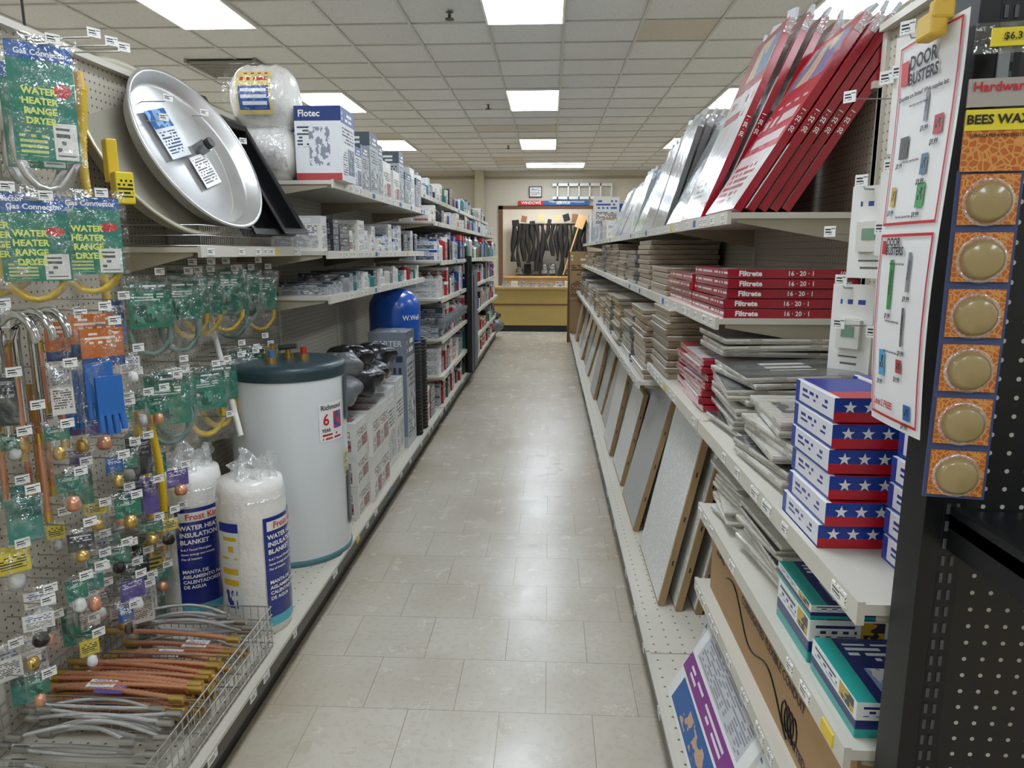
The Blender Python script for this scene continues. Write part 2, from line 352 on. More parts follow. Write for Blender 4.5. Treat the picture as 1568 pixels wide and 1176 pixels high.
# ---------- water heater
def cylmap(cx,cy,z0,r,phi0):
    L=math.hypot(cx,cy); tx,ty=-cx/L,-cy/L; rx,ry=-ty,tx
    def f(x,y):
        a=phi0+x/r; return Vector((cx+r*(math.cos(a)*tx+math.sin(a)*rx),cy+r*(math.cos(a)*ty+math.sin(a)*ry),z0+y))
    return f
def patch(mb,cx,cy,r,a0,a1,z0,z1,m,n=10):
    f=cylmap(cx,cy,0,r,0); mb.grid(lambda u,v:f((a0+(a1-a0)*u)*r,z0+(z1-z0)*v),n,1,m)
HC=(-1.165,3.10); HR=.25
mb=MB(); EN=mat('white_enamel','#e3e7e8',.22,coat=.3); DT=mat('dark_teal_cap','#2c4148',.35)
mb.rev([(0,.15),(HR+.003,.15),(HR+.004,.175),(HR,.178)],(*HC,0),mat('teal_band','#5b8a93',.4),48)
mb.rev([(HR,.178),(HR,.975)],(*HC,0),EN,48)
mb.rev([(HR+.004,.965),(HR+.008,1.0),(HR+.006,1.012),(HR-.005,1.025),(HR-.04,1.03),(0,1.03)],(*HC,0),DT,48)
for z0,z1 in ((.76,.96),(.27,.52)): patch(mb,*HC,HR+.006,math.radians(66),math.radians(96),z0,z1,DT)
patch(mb,*HC,HR+.002,math.radians(28),math.radians(60),.69,.86,label('heater_sticker','#f0f1ee',[(.1,.9,.05,.25,'#b33030','t',10,14),(.55,.95,.3,.75,'#cf4a52','n','#3a59a0',5)]))
patch(mb,*HC,HR+.002,math.radians(62),math.radians(75),.5,.62,label('heater_rating_plate','#e9dfae',[(.1,.9,.1,.9,'#555544','t',12,10)]))
mb.text('Richmond',cylmap(*HC,.84,HR+.0035,math.radians(44)),.03,INK); mb.text('6',cylmap(*HC,.785,HR+.0035,math.radians(36)),.07,RED); mb.text('YEAR',cylmap(*HC,.74,HR+.0035,math.radians(36)),.02,INK)
for dx,dy,c in ((-.08,.0,BRS),(.0,.03,BRS),(.08,.0,mat('red_cap','#b8322b',.4)),(-.02,-.12,mat('blue_cap','#3c77b8',.4)),(-.1,.1,BRS)):
    mb.cyl((HC[0]+dx,HC[1]+dy,1.025),(HC[0]+dx,HC[1]+dy,1.055),.022,BRS,8); mb.cyl((HC[0]+dx,HC[1]+dy,1.05),(HC[0]+dx,HC[1]+dy,1.085),.014,c,10)
mb.cyl((HC[0]-.03,HC[1]+.0,1.08),(HC[0]+.05,HC[1]+.0,1.09),.012,mat('steel_part','#8d8f90',.3,1))
mb.build('water_heater_tank')
# ---------- insulation blanket rolls
FIB=mat('fiberglass_white','#eceae4',.5,bump=.6,bscale=30,coat=.6)
def blanket(cx,cy,ph,n2):
    mb=MB(); r=.118; z0=.15
    P=[(0,z0),(r*.97,z0),(r,z0+.02)]+[(r*(1+.02*math.sin(i*1.7)),z0+.02+i*.05) for i in range(1,11)]+[(r*.93,z0+.56),(r*.5,z0+.575),(0,z0+.57)]
    mb.rev(P,(cx,cy,0),FIB,28)
    a=math.radians(ph)
    patch(mb,cx,cy,r*1.03,a-.95,a+.95,z0+.07,z0+.44,mat('navy_film','#1c2c84',.25,coat=.4),14)
    patch(mb,cx,cy,r*1.03,a-.95,a+.95,z0+.035,z0+.07,mat('cyan_film','#58b6c8',.25),14)
    patch(mb,cx,cy,r*1.035,a-.85,a+.6,z0+.39,z0+.425,WHT,12); 
    mb.text('Frost King',cylmap(cx,cy,z0+.408,r*1.05,a-.12),.032,mat('orange_red_ink','#d2442a',.4))
    for i,s in enumerate(('WATER HEATER','INSULATION','BLANKET')): mb.text(s,cylmap(cx,cy,z0+.367-i*.027,r*1.04,a-.85),.0235,WINK,'LEFT',.03)
    for i,s in enumerate(('R-6.7 Faced Fiberglass','Saves energy and money','Fits all heaters')): mb.text(s,cylmap(cx,cy,z0+.285-i*.018,r*1.04,a-.85),.012,WINK,'LEFT')
    for i,s in enumerate(('MANTA DE','AISLAMIENTO PARA','CALENTADORES','DE AGUA')): mb.text(s,cylmap(cx,cy,z0+.2-i*.02,r*1.04,a-.85),.018,WINK,'LEFT',.03)
    if n2:
        patch(mb,cx,cy,r*1.03,a-2.35,a-1.65,z0+.1,z0+.43,label('instruction_film','#dfe3e0',[(0,1,.9,1,'#25379a','r'),(.1,.9,.6,.85,'#d8b32c','t',8,4),(.1,.9,.3,.55,'#d8b32c','t',8,4),(.2,.8,.05,.25,'#25379a','n','#e8e8e8',5)]),8)
    def crown(u,v):
        t=u*2*math.pi; rr=r*(1.03-.6*v**.8)*(1+.2*v*math.sin(t*7+v*3)+.1*v*math.sin(t*13)); return (cx+rr*math.cos(t)+.02*v,cy+rr*math.sin(t),z0+.5+v*(.11+.03*math.sin(t*2))+.015*math.sin(t*5)*v)
    mb.grid(crown,56,9,CRM)
    def crown2(u,v):
        t=u*2*math.pi; rr=r*(.25+.35*v)*(1+.35*math.sin(t*5+v*2)); return (cx+.02+rr*math.cos(t),cy+rr*math.sin(t),z0+.585+v*.05+.02*math.sin(t*3))
    mb.grid(crown2,40,5,CRM); mb.build('insulation_blanket_roll')
blanket(-1.34,2.50,28,0); blanket(-1.06,2.40,70,1)
# ---------- drain pans
def frameN(N):
    N=Vector(N).normalized(); return N.to_track_quat('Z','Y').to_matrix()
MN=frameN((.9,-.15,.45)); N=Vector((.9,-.15,.45)).normalized()
def pan(c,r,m):
    mb=MB(); mb.rev([(0,0),(r*.86,0),(r*.9,.008),(r*.96,.05),(r,.053),(r*1.01,.048),(r,.042),(r*.975,.042),(r*.91,-.004),(r*.86,-.006),(0,-.006)],c,m,56,MN)
    return mb
c=Vector((-1.34,2.72,1.85))
mb=pan(c,.315,GAL)
mb.cyl(c+MN@Vector((.06,.03,.0)),c+MN@Vector((.06,.03,.05)),.025,mat('steel_part','#8d8f90',.3,1)); mb.cyl(c+MN@Vector((.06,.03,.05)),c+MN@Vector((.06,.03,.07)),.02,BLK)
ux=Vector((0,0,1)).cross(N).normalized(); uy=N.cross(ux)
o=c+N*.012
mb.quad(o-ux*.14-uy*.04,ux*.13+uy*.04,uy*.18-ux*.03,label('pan_label','#e9eef2',[(0,1,.62,1,'#2d67ad','n','#8db8e0',3),(.1,.9,.1,.55,'#2a3c66','t',16,14)]))
mb.quad(o-ux*.02-uy*.14,ux*.12+uy*.04,uy*.12-ux*.02,label('pan_label2','#f2f2ee',[(.1,.9,.1,.9,'#444444','t',12,12)]))
mb.build('water_heater_drain_pan')
mb=pan(c-N*.085+Vector((0,-.15,.025)),.335,mat('galvanized_tan','#d2ccba',.4,.5,.1,15)); mb.build('water_heater_drain_pan')
def tray(mb,c,w,h,d,m,M):
    c=Vector(c)
    mb.box(c,(w,h,.006),m,M)
    for sx in (-1,1): mb.box(c+M@Vector((sx*w/2,0,d/2)),(.008,h,d),m,M)
    for sy in (-1,1): mb.box(c+M@Vector((0,sy*h/2,d/2)),(w,.008,d),m,M)
    for sx in (-1,1): mb.box(c+M@Vector((sx*(w/2+.012),0,d)),(.03,h+.05,.006),m,M)
    for sy in (-1,1): mb.box(c+M@Vector((0,sy*(h/2+.012),d)),(w,.03,.006),m,M)
Nn=Vector((.86,-.1,.5)).normalized(); yy=Vector((.1,.99,0)); xx=yy.cross(Nn).normalized(); yy=Nn.cross(xx).normalized(); MM=Matrix((xx,yy,Nn)).transposed()
mb=MB(); tray(mb,(-1.38,3.03,1.83),.62,.22,.06,BLK,MM); mb.build('black_drip_tray',.003)
mb=MB(); tray(mb,(-1.31,3.22,1.785),.5,.18,.06,BLK,MM); mb.build('black_drip_tray',.003)
mb=MB()
for k in range(60):
    y=2.46+k*.016; mb.tube([(-1.2,y,1.515),(-1.2,y,1.59)],.0015,WIRE,4)
for z in (1.52,1.555,1.59): mb.tube([(-1.48,2.45,z),(-1.2,2.45,z),(-1.2,3.41,z)],.0022,WIRE,5)
mb.build('wire_shelf_fence')
mb=MB()
for (z,r,col,xs) in ((1.83+.13,.13,None,-1.215),(1.83+.13+.25,.15,1,-1.205)):
    cy=3.54; n=20
    prof=[(0,.0),(.4*r,.0),(.7*r,.014),(.9*r,.04)]+[(r*(1+.03*math.sin(i*2)),.06+.022*i) for i in range(1,8)]+[(.92*r,.25),(.7*r,.282),(.35*r,.295),(0,.295)]
    mb.rev(prof,(xs,cy,z),FIB,28,rotm(0,-90,0))
    if col:
        mb.grid(lambda u,v:(xs-.07-.16*(1-u),cy-(r*1.05)*math.cos((v-.5)*1.3+.05),z+(r*1.05)*math.sin((v-.5)*1.3+.05)),4,8,label('roll_label','#e6d48a',[(.06,.94,.1,.62,'#2a5aa5','r'),(.12,.88,.14,.56,'#e8eef6','t',7,6),(.1,.9,.7,.95,'#c9302c','t',6,10)]))
    mb.grid(lambda u,v:(xs-.01-.28*u,cy-(r*1.07)*math.cos((v-.5)*2.6)+.004*math.sin(u*30),z+(r*1.07)*math.sin((v-.5)*2.6)),14,14,CRM if not col else CLR)
mb.build('pipe_wrap_insulation_rolls')
mb=MB(); x0,x1,y0,y1,z0,z1=-1.195,-.975,3.45,3.68,1.83,2.165
mb.bx(x0,x1,y0,y1,z0,z1,WHT,{'-y':label('pump_box_front','#e4e7ea',[(0,1,.8,1,'#243a78','r'),(0,.99,.0,.1,'#b8484a','r'),(.05,.4,.45,.75,'#444c5c','t',22,12),(.3,.75,.2,.72,'#8c93a0','n','#e4e7ea',9)]),'+x':PB})
mb.ftext('Flotec',(x0+.07,y0,z1-.035),(1,0,0),(0,0,1),.042,WINK); mb.build('sump_pump_box',.002)
# ---------- pressure tank, pipes etc.
mb=MB(); BL=mat('blue_tank_paint','#1c55b0',.25,coat=.4)
mb.cyl((-1.16,5.35,.15),(-1.16,5.35,.62),.17,BLK,24)
mb.rev([(0,.0),(.1,.01),(.17,.04),(.192,.09),(.192,.45),(.185,.5),(.15,.56),(.09,.595),(.03,.6),(0,.6)],(-1.16,5.35,.63),BL,36)
mb.cyl((-1.16,5.35,1.225),(-1.16,5.35,1.25),.015,BLK); mb.text('W.Well',cylmap(-1.16,5.35,1.02,.194,.7),.05,WINK); mb.build('well_pressure_tank')
mb=MB(); mb.bx(-1.23,-.97,4.8,5.1,.15,.96,PG,{'-y':label('carter_face','#8a94a3',[(.1,.9,.55,.8,'#3a4558','t',10,14),(.0,1,.0,.1,'#c7ccd2','r')])})
mb.ftext('CARTER',(-1.1,4.8,.88),(1,0,0),(0,0,1),.055,WINK); mb.ftext('PREMIUM',(-1.1,4.8,.82),(1,0,0),(0,0,1),.03,WINK); mb.build('faucet_carton',.003)
for i in range(2):
    mb=MB(); z=.151; prof=[(0,.151)]
    while z<.84: prof+=[(.075,z),(.082,z+.008),(.082,z+.016),(.075,z+.022)]; z+=.026
    prof+=[(.06,z),(.06,.3)]
    mb.rev(prof,(-1.02+i*.005,5.15+i*.2+.05,0),BLK,24); mb.build('corrugated_drain_pipe')
mb=MB(); BAG=mat('black_poly_bag','#1c1d20',.22,bump=.6,bscale=35,coat=.2); GB=mat('grey_poly_bag','#6f7276',.35,bump=.6,bscale=35,coat=.15)
for k,(x,y,z,s,m_) in enumerate(((-1.12,3.60,.79,.15,GB),(-1.08,3.85,.8,.17,BAG),(-1.1,4.12,.79,.16,BAG),(-1.12,3.72,.9,.13,GB),(-1.1,4.4,.86,.14,BAG),(-1.12,3.95,.91,.13,BAG))):
    ph=R.uniform(0,6)
    def bl(u,v,x=x,y=y,z=z,s=s,ph=ph):
        a=u*2*math.pi; b=(v-.5)*math.pi; q=1+.07*math.sin(a*4+ph+v*5)+.05*math.sin(v*13+a*3)+.03*math.sin(a*11+v*4)
        cb=abs(math.cos(b))**.6
        return (x+s*q*cb*math.cos(a),y+s*1.1*q*cb*math.sin(a),z+s*.5*q*math.sin(b))
    mb.grid(bl,44,18,m_)
mb.build('plastic_wrapped_supply_bags')
mb=MB(); PVC=mat('white_pvc','#e8e8e4',.3); mb.cyl((-1.27,2.82,.75),(-1.44,2.98,1.22),.012,PVC,12); mb.cyl((-1.44,2.98,1.22),(-1.446,2.985,1.25),.016,PVC,12); mb.build('pvc_dip_tube')
mb=MB(); GP=mat('grey_pvc','#7f8387',.35)
for i in range(12):
    y=6.25+i*.2; x=-1.0; z=.80
    mb.tube([(x,y,z),(x+.03,y,z+.0),(x+.05,y,z+.04),(x+.05,y,z+.1)],.045,GP,12); mb.cyl((x+.05,y,z+.09),(x+.05,y,z+.12),.052,GP,12)
for i in range(6): mb.cyl((-.9,8.0+i*.12,.15),(-.9,8.0+i*.12,1.3+R.uniform(-.2,.2)),.04,R.choice([GP,BLK]),12)
mb.build('pvc_drain_fittings')
mb=MB()
for k,(x,y,z,s,m_) in enumerate(((-.98,12.3,.25,.2,GB),(-.98,12.6,.22,.18,GB),(-1.0,12.45,.4,.15,BAG))):
    def bl(u,v,x=x,y=y,z=z,s=s,ph=k):
        a=u*2*math.pi; b=(v-.5)*math.pi; q=1+.14*math.sin(a*5+ph+v*9); return (x+s*q*math.cos(b)*math.cos(a),y+s*q*math.cos(b)*math.sin(a),z+s*.5*q*math.sin(b))
    mb.grid(bl,20,12,m_)
mb.build('bagged_stock')

# ---------- hanging bags
def M_z(yaw): return rotm(0,0,yaw)
def hang(mb,x,y,z,w,h,yaw,card,content=None,bag=True,ct=None,hdr=.4,behind=False):
    M=M_z(yaw); o=Vector((x,y,z)); L=lambda a,b,c:o+M@Vector((a,b,c))
    mb.box(L(0,0,-h*hdr/2-.01),(w*.86,.003,h*hdr),card,M)
    if content=='coil':
        for q in range(3):
            off=(.012+q*.011) if behind else -(.012+q*.013)
            mb.tube([L(w*.40*math.cos(t/16*2*math.pi)+(q-1)*.006,off,-h*.64+h*.31*math.sin(t/16*2*math.pi)) for t in range(16)],.009,ct or YEL,6,True)
    elif content=='blob':
        mb.rev([(0,-.1*h),(w*.2,-.08*h),(w*.26,0),(w*.2,.16*h),(0,.2*h)],L(0,-.015,-h*.68),ct or GR,10,M)
    elif content=='card':
        mb.box(L(0,0,-h*.5),(w*.86,.003,h*.96),card,M)
    if bag:
        dp=.03 if content else .01; ph=R.uniform(0,6)
        def fn(u,v,s=1):
            b=math.sin(math.pi*u)**.6*math.sin(math.pi*min(1,v*1.02))**.6; return L((u-.5)*w*1.05,-s*dp*b-.005*math.sin(u*11+ph+v*7),-h*1.04+h*v*1.08)
        mb.grid(fn,10,12,CLR)
def hook(mb,x0,x1,y,z,tag=True,s=1):
    mb.tube([(x0,y,z),(x1,y,z),(x1+.01*s,y,z+.012)],.0022,WIRE,5)
    if tag: mb.box((x1+.012*s,y,z+.012),(.003,.034,.024),TAGW,M_z(-35*s) )
GC=label('gas_connector_card','#12806d',[(.0,1,.86,1,'#1f5fa8','r'),(.6,.97,.02,.34,'#e9e9e4','r'),(.64,.93,.05,.3,'#555555','t',16,14),(.66,.95,.56,.68,'#c8342c','c'),(.08,.5,.04,.26,'#cfdd8a','t',22,12)],coat=.3)
GC2=label('gas_connector_card2','#1b7d66',[(.0,1,.82,1,'#0f5a4c','r'),(.08,.9,.86,.95,'#e9efe9','t',14,20),(.1,.8,.6,.76,'#d7e8df','t',16,14),(.1,.6,.12,.5,'#0f5a4c','n','#3c9a84',4)],coat=.3)
PUR=label('purple_card','#5c4c9a',[(.1,.9,.6,.9,'#e6e2f2','t',10,12)]); YLC=label('yellow_card','#e2cf2e',[(.1,.9,.2,.8,'#2b2b20','t',8,8)])
ORC=label('orange_card','#c9702c',[(.1,.9,.6,.9,'#f2e6d8','t',9,10),(0,1,.0,.25,'#2b4f8a','r')]); WHC=label('white_card','#e8e6e0',[(.1,.9,.6,.92,'#2d5fae','t',9,12),(.1,.9,.1,.5,'#555555','t',20,18)])
BLC=label('blue_card','#2a62a6',[(.1,.9,.5,.9,'#e8eef4','t',10,12)])
DKC=label('dark_card','#2a3338',[(.1,.9,.5,.9,'#c8ccd0','t',8,9)])
YAWL=45
mb=MB(); hk=MB()
for (y,z,x,w,h) in ((1.89,2.03,-1.31,.17,.39),(1.97,2.0,-1.40,.16,.36),(1.95,1.655,-1.26,.18,.28),(1.84,1.64,-1.34,.18,.28),(1.80,1.66,-1.41,.18,.28)):
    hang(mb,x,y,z,w,h,YAWL,GC,'coil',ct=YEL if w>.175 else GAL,hdr=.74,behind=True); hook(hk,-1.5,x+.03,y,z-.01)
    M=M_z(YAWL); c=Vector((x,y,z))
    for i,s in enumerate(('WATER','HEATER','RANGE','DRYER')): mb.ftext(s,c+M@Vector((-.015,-.036,-h*.34-i*.024)),M@Vector((1,0,0)),(0,0,1),.022,mat('lime_ink','#d6e37a',.4),bold=.04)
    mb.ftext('Gas Connector',c+M@Vector((0,-.03,-h*.1)),M@Vector((1,0,0)),(0,0,1),.019,WINK)
mb.build('gas_connector_bags')
mb=MB()
for r,(z,n) in enumerate(((1.42,8),(1.06,8))):
    for i in range(n):
        y=2.45+i*.125; x=-1.36+R.uniform(-.04,.04)
        hang(mb,x,y,z+R.uniform(-.03,.03),.17,.28,YAWL+R.uniform(-14,12),GC2,'coil',ct=YEL if i in(2,3,4,7) else mat('grey_hose','#6f8a80',.4),hdr=R.uniform(.5,.66),behind=True); hook(hk,-1.5,x+.03,y,z)
for i in range(6):
    hang(mb,-1.44+.015*i,2.36+i*.022,.80-.26*(i//2),.16,.3,YAWL,GC2,'coil',hdr=.7,ct=TEAL,behind=True)
mb.build('appliance_hose_bags')
mb=MB()
for y,x,z0,z1 in ((2.22,-1.42,1.15,2.0),(2.19,-1.40,1.2,1.98),(2.25,-1.36,.5,.95),(2.28,-1.38,.45,.9),(2.3,-1.34,.5,.93)):
    n=int((z1-z0)/.006); mb.tube([(x+.015*math.sin(k*.05),y,z0+(z1-z0)*k/n) for k in range(n)],.0125,YEL,8,rip=.1)
    mb.cyl((x,y,z1-.01),(x,y,z1+.03),.014,BRS,8); mb.cyl((x,y,z0-.03),(x,y,z0+.01),.014,BRS,8)
mb.build('yellow_gas_connectors')
mb=MB(); mb.box((-1.24,2.09,1.68),(.05,.06,.09),YEL,M_z(45),{'-y':YLC}); mb.box((-1.28,2.11,1.76),(.03,.05,.12),YEL,M_z(45)); mb.build('yellow_shelf_bracket',.004)
mb=MB()
BR=mat('blue_rubber','#2d6db8',.4)
for k,(dx,z,yaw) in enumerate(((0,1.34,YAWL),(-.06,1.32,YAWL-10),(.02,1.3,YAWL+8))):
    x=-1.27+dx; y=1.93+dx*.3; hang(mb,x,y,z,.13,.3,yaw,ORC,None,hdr=.36); M=M_z(yaw)
    o=Vector((x,y,z-.2))
    mb.box(o+M@Vector((0,-.01,0)),(.07,.02,.11),BR,M)
    for q in range(4): mb.tube([o+M@Vector((-.027+q*.018,-.01,-.04)),o+M@Vector((-.03+q*.02,-.02,-.09)),o+M@Vector((-.03+q*.02,-.02,-.115+abs(q-1.5)*.01))],.009,BR,8)
    hook(hk,-1.5,x+.03,y,z)
mb.build('blue_orange_glove_bags')
mb=MB(); cards=[PUR,GC2,WHC,GC2,BLC,YLC,WHC,DKC,TEAL,GC2,WHC,WHC,GC2]
rows=[1.36,1.2,1.04,.9,.76,.62,.5,.42]
for ri,z in enumerate(rows):
    y=1.62+R.uniform(0,.05)
    while y<2.36:
        if not(ri<2 and 1.82<y<2.08) and not (2.12<y and z>1.1):
            w=R.uniform(.05,.09); h=R.uniform(.1,.15); x=-1.43+R.uniform(0,.15) 
            hang(mb,x,y,z+R.uniform(-.02,.02),w,h,YAWL+R.uniform(-15,10),R.choice(cards),R.choice(['blob','blob','card']),ct=R.choice([BRS,BLK,GR,COP,PVC,SS]),hdr=R.uniform(.3,.5)); hook(hk,-1.5,x+.02,y,z)
        y+=R.uniform(.06,.09)
mb.build('plumbing_part_packs')
mb=MB()
for k in range(14):
    y=1.66+R.uniform(0,.25); z0=R.uniform(.75,1.1); x=-1.44+R.uniform(0,.12); L=R.uniform(.12,.3); n=int(L/.005)
    mb.tube([(x,y,z0+L*q/n) for q in range(n)],.008,COP,8,rip=.08); mb.cyl((x,y,z0-.02),(x,y,z0+.01),.011,BRS,8); mb.cyl((x,y,z0+L-.01),(x,y,z0+L+.02),.011,BRS,8)
for y in (1.74,1.8,1.68): mb.tube([(-1.3+.05*math.cos(t/8*math.pi),y,1.28+.07*math.sin(t/8*math.pi)) for t in range(9)]+[(-1.35,y,1.05)],.011,mat('chrome','#c8c8c8',.12,1),8)
mb.build('copper_water_connectors')
for i in range(22):
    hook(hk,-1.5,-1.38+R.uniform(0,.1),R.uniform(1.7,3.35),R.choice([2.02,1.95,1.45,1.1,.85,.7,.6]))
for y in (2.02,2.1,2.16): hook(hk,-1.5,-1.25,y,2.07)
hk.build('pegboard_hooks')
# ---------- wire basket
mb=MB(); bx0,bx1,by0,by1=-1.46,-.945,1.3,2.24
for yy,zt in ((2.24,.30),(1.98,.27),(1.76,.27),(1.5,.27),(1.3,.27)):
    for z in (.165,.21,.25,zt): mb.tube([(bx0,yy,z),(bx1,yy,z)],.0025,WIRE,5)
    k=bx0
    while k<=bx1: mb.tube([(k,yy,.155),(k,yy,zt)],.0015,WIRE,4); k+=.026
for xx in (bx0,bx1):
    for z in (.165,.2,.235,.27,.3): mb.tube([(xx,by0,z),(xx,by1,z)],.003,WIRE,5)
    k=by0
    while k<=by1: mb.tube([(xx,k,.155),(xx,k,.3)],.0016,WIRE,4); k+=.03
mb.build('wire_dump_basket')
mb=MB()
for k in range(44):
    y=R.choice([R.uniform(2.0,2.12),R.uniform(1.78,1.95),R.uniform(1.78,1.95)]); z=R.uniform(.18,.29); dy=R.uniform(-.04,.04); x0=-1.43+R.uniform(0,.07); x1=-.99-R.uniform(0,.07)
    n=56
    mb.tube([(x0+(x1-x0)*q/n,y+dy*q/n,z+.01*math.sin(q/n*3)) for q in range(n+1)],.0078,COP,8,rip=.16)
    for xe,ye,s in ((x0,y,1),(x1,y+dy,-1)): mb.cyl((xe-s*.02,ye,z),(xe+s*.02,ye,z),.012,BRS,6)
    if k%4==0: mb.box(((x0+x1)/2+R.uniform(-.08,.08),y+dy/2,z+.012),(.08,.04,.004),R.choice([BLC,WHC,PUR]))
mb.build('copper_flex_connectors')
mb=MB()
for k in range(26):
    y=R.choice([R.uniform(2.14,2.21),R.uniform(1.55,1.73)]); z=R.uniform(.18,.30); a=R.uniform(-.03,.06); x0=-1.43+R.uniform(0,.1); x1=-.99-R.uniform(0,.1); n=18; dy=R.uniform(-.05,.05)
    mb.tube([(x0+(x1-x0)*q/n,y+dy*math.sin(q/n*math.pi),z+a*math.sin(q/n*math.pi)) for q in range(n+1)],.0055,SS,8); mb.cyl((x1-.02,y,z),(x1+.02,y,z),.01,WIRE,6); mb.cyl((x0-.02,y,z),(x0+.02,y,z),.01,WIRE,6)
mb.build('braided_supply_hoses')

# ---------- RIGHT SIDE
FFACE=label('filter_wrap_face','#c2283a',[(0,1,.0,.34,'#ece9e6','r'),(.1,.9,.38,.62,'#f1e9e7','t',9,10),(.1,.9,.72,.96,'#6c8fb8','n','#e0c8a8',3),(.1,.8,.05,.28,'#b03040','t',26,16)],coat=.8,rough=.2,bump=.35,bscale=18)
FFACE2=label('filter_wrap_face_white','#e9e6e3',[(0,1,.7,1,'#b0283a','r'),(.3,.95,.76,.96,'#7b9cc4','n','#e0c8a8',3),(.1,.9,.5,.66,'#b54a55','t',12,12),(0,1,.0,.08,'#b0283a','r'),(.1,.8,.12,.34,'#8a8f96','t',30,20)],coat=.8,rough=.2,bump=.35,bscale=18)
FW=label('filter_wrap_white','#dcdedd',[(0,1,.7,1,'#3a6ea8','n','#e8eaea',4),(.1,.8,.1,.6,'#8a9096','t',20,12)],coat=.8,rough=.2,bump=.35,bscale=18)
FBL=label('filter_wrap_blue','#d5dce4',[(0,1,.55,1,'#1f66ad','r'),(.1,.9,.6,.9,'#e8f0f6','t',9,9),(0,1,.1,.3,'#4aa25a','n','#d5dce4',3)],coat=.8,rough=.2,bump=.35,bscale=18)
FG=label('filter_wrap_grey','#a9adae',[(.1,.8,.1,.6,'#7a8086','t',16,10)],coat=.8,rough=.2,bump=.5,bscale=18)
FGS=mat('filter_spine_grey','#6f706e',.25,coat=.7,bump=.3); FWS=mat('filter_spine_white','#c5c6c4',.25,coat=.7,bump=.3); FRS=mat('filter_spine_red','#a01c2e',.25,coat=.7,bump=.15)
def lean(mb,xb,y0,yl,z,h,t,th,ms,mf,yaw=0):
    M=rotm(0,th,0) if not yaw else rotm(0,0,yaw)@rotm(0,th,0)
    zc=t*math.sin(math.radians(th)); c=Vector((xb,y0+yl/2,z+zc))+M@Vector((t/2,0,h/2))
    mb.box(c,(t,yl,h),ms,M,{'-x':mf}); return c,M
CRF=mat('crimp_film','#c9cdd0',.15,coat=.6)
def filt_stack(name,xb,y0,yl,n,h,th,spine,face,txt=None,tk=.026,gap=.006,tcol=WINK,wob=0):
    mb=MB(); x=xb
    for i in range(n):
        y=y0+R.uniform(-.015,.015)
        tt=th+wob*(i-(n-1)/2)
        c,M=lean(mb,x,y,yl,1.617,h*R.uniform(.97,1.01),tk,tt,spine,face)
        x+=tk/math.cos(math.radians(th))+gap
        if txt:
            up=M@Vector((0,0,1)); rt=M@Vector((1,0,0))
            mb.ftext(txt,c+M@Vector((0,-yl/2,-.02)),up,-rt,.019,tcol)
        for ya in (-yl/2+.03,0,yl/2-.05):
            mb.box(c+M@Vector((0,ya,h/2+.014)),(.012,.06,.035),CRF,M@rotm(0,R.uniform(-25,25),R.uniform(-15,15)))
        mb.box(c+M@Vector((0,-yl/2-.002,h/2-.03)),(tk,.001,.06),CRM,M)
    return mb.build(name,.0025)
filt_stack('furnace_filter_stack',.56,2.29,.40,5,.66,32,FRS,FFACE,'20 · 25 · 1')
filt_stack('furnace_filter_stack',.555,2.74,.42,5,.75,24,FRS,FFACE2,'20 · 20 · 1',gap=.014,wob=1)
y=3.22
for i,(sp,fc,h) in enumerate(((FGS,FG,.52),(FGS,FG,.56),(FWS,FG,.5),(FWS,FBL,.46),(FWS,FBL,.44),(mat('filter_spine_kraft','#9b8465',.5,coat=.5),FG,.4),(FGS,FG,.45),(FWS,FW,.45))):
    filt_stack('furnace_filter_stack',.565,y,.4,5,h,R.uniform(18,30),sp,fc,wob=R.uniform(0,2)); y+=.46 if i<6 else .8
fill('filter_cartons',-1,.55,.3,7.6,11.9,1.617,(.2,.45),(.2,.4),[PG,PW,PC,PB],1)
mb=MB()
for i in range(5):
    for j,(y0,n) in enumerate(((2.29,5),(2.82,4))):
        if i>=n: continue
        x0=.545+R.uniform(-.008,.012); yy=y0+R.uniform(-.006,.006); z0=1.294+i*.031
        mb.bx(x0,x0+.4,yy,yy+.5,z0,z0+.028,FRS,{'+z':FFACE,'-x':label('filter_edge_red','#a32336',[(.0,1,.3,.7,'#efe6e4','t',1,30)],coat=.8,rough=.2,bump=.3)})
        if j==0:
            mb.ftext('Filtrete',(x0+.07,yy,z0+.014),(1,0,0),(0,0,1),.022,WINK,bold=.04,sx=1.1); mb.ftext('16 · 20 · 1',(x0+.225,yy,z0+.014),(1,0,0),(0,0,1),.02,WINK); mb.ftext('1000',(x0+.36,yy,z0+.014),(1,0,0),(0,0,1),.018,WINK)
mb.build('flat_furnace_filter_stack',.003)
KED=label('kraft_filter_edge','#94836b',[(0,1,.12,.2,'#6b5c4a','r'),(0,1,.85,1,'#cfcac0','r')],coat=.7,rough=.3,bump=.4)
KTP=mat('kraft_filter_top','#b3ab9f',.3,coat=.7,bump=.4,bscale=20)
def flatstack(name,x0,y0,w,l,z0,n,t=.027,side=KED,jit=.012,txt=None,top=KTP):
    mb=MB()
    for i in range(n):
        a=x0+R.uniform(0,2*jit); b=y0+R.uniform(-jit,jit)
        mb.bx(a,a+w,b,b+l,z0+i*t,z0+(i+1)*t-.003,side,{'+z':top})
        if txt: mb.ftext(txt,(a+w*.75,b,z0+i*t+t*.45),(1,0,0),(0,0,1),.014,INK)
    return mb.build(name,.003)
y=3.4
for i in range(12):
    flatstack('boxed_filter_stack',.54,y,.38,.5,1.294,R.randint(5,10),top=KTP,side=R.choice([KED,KED,FGS])); y+=.66
flatstack('boxed_filter_stack',.48,3.02,.44,.44,.966,11,txt='16 · 20 · 1')
flatstack('boxed_filter_stack',.46,3.56,.44,.5,.87,13)
y=4.15
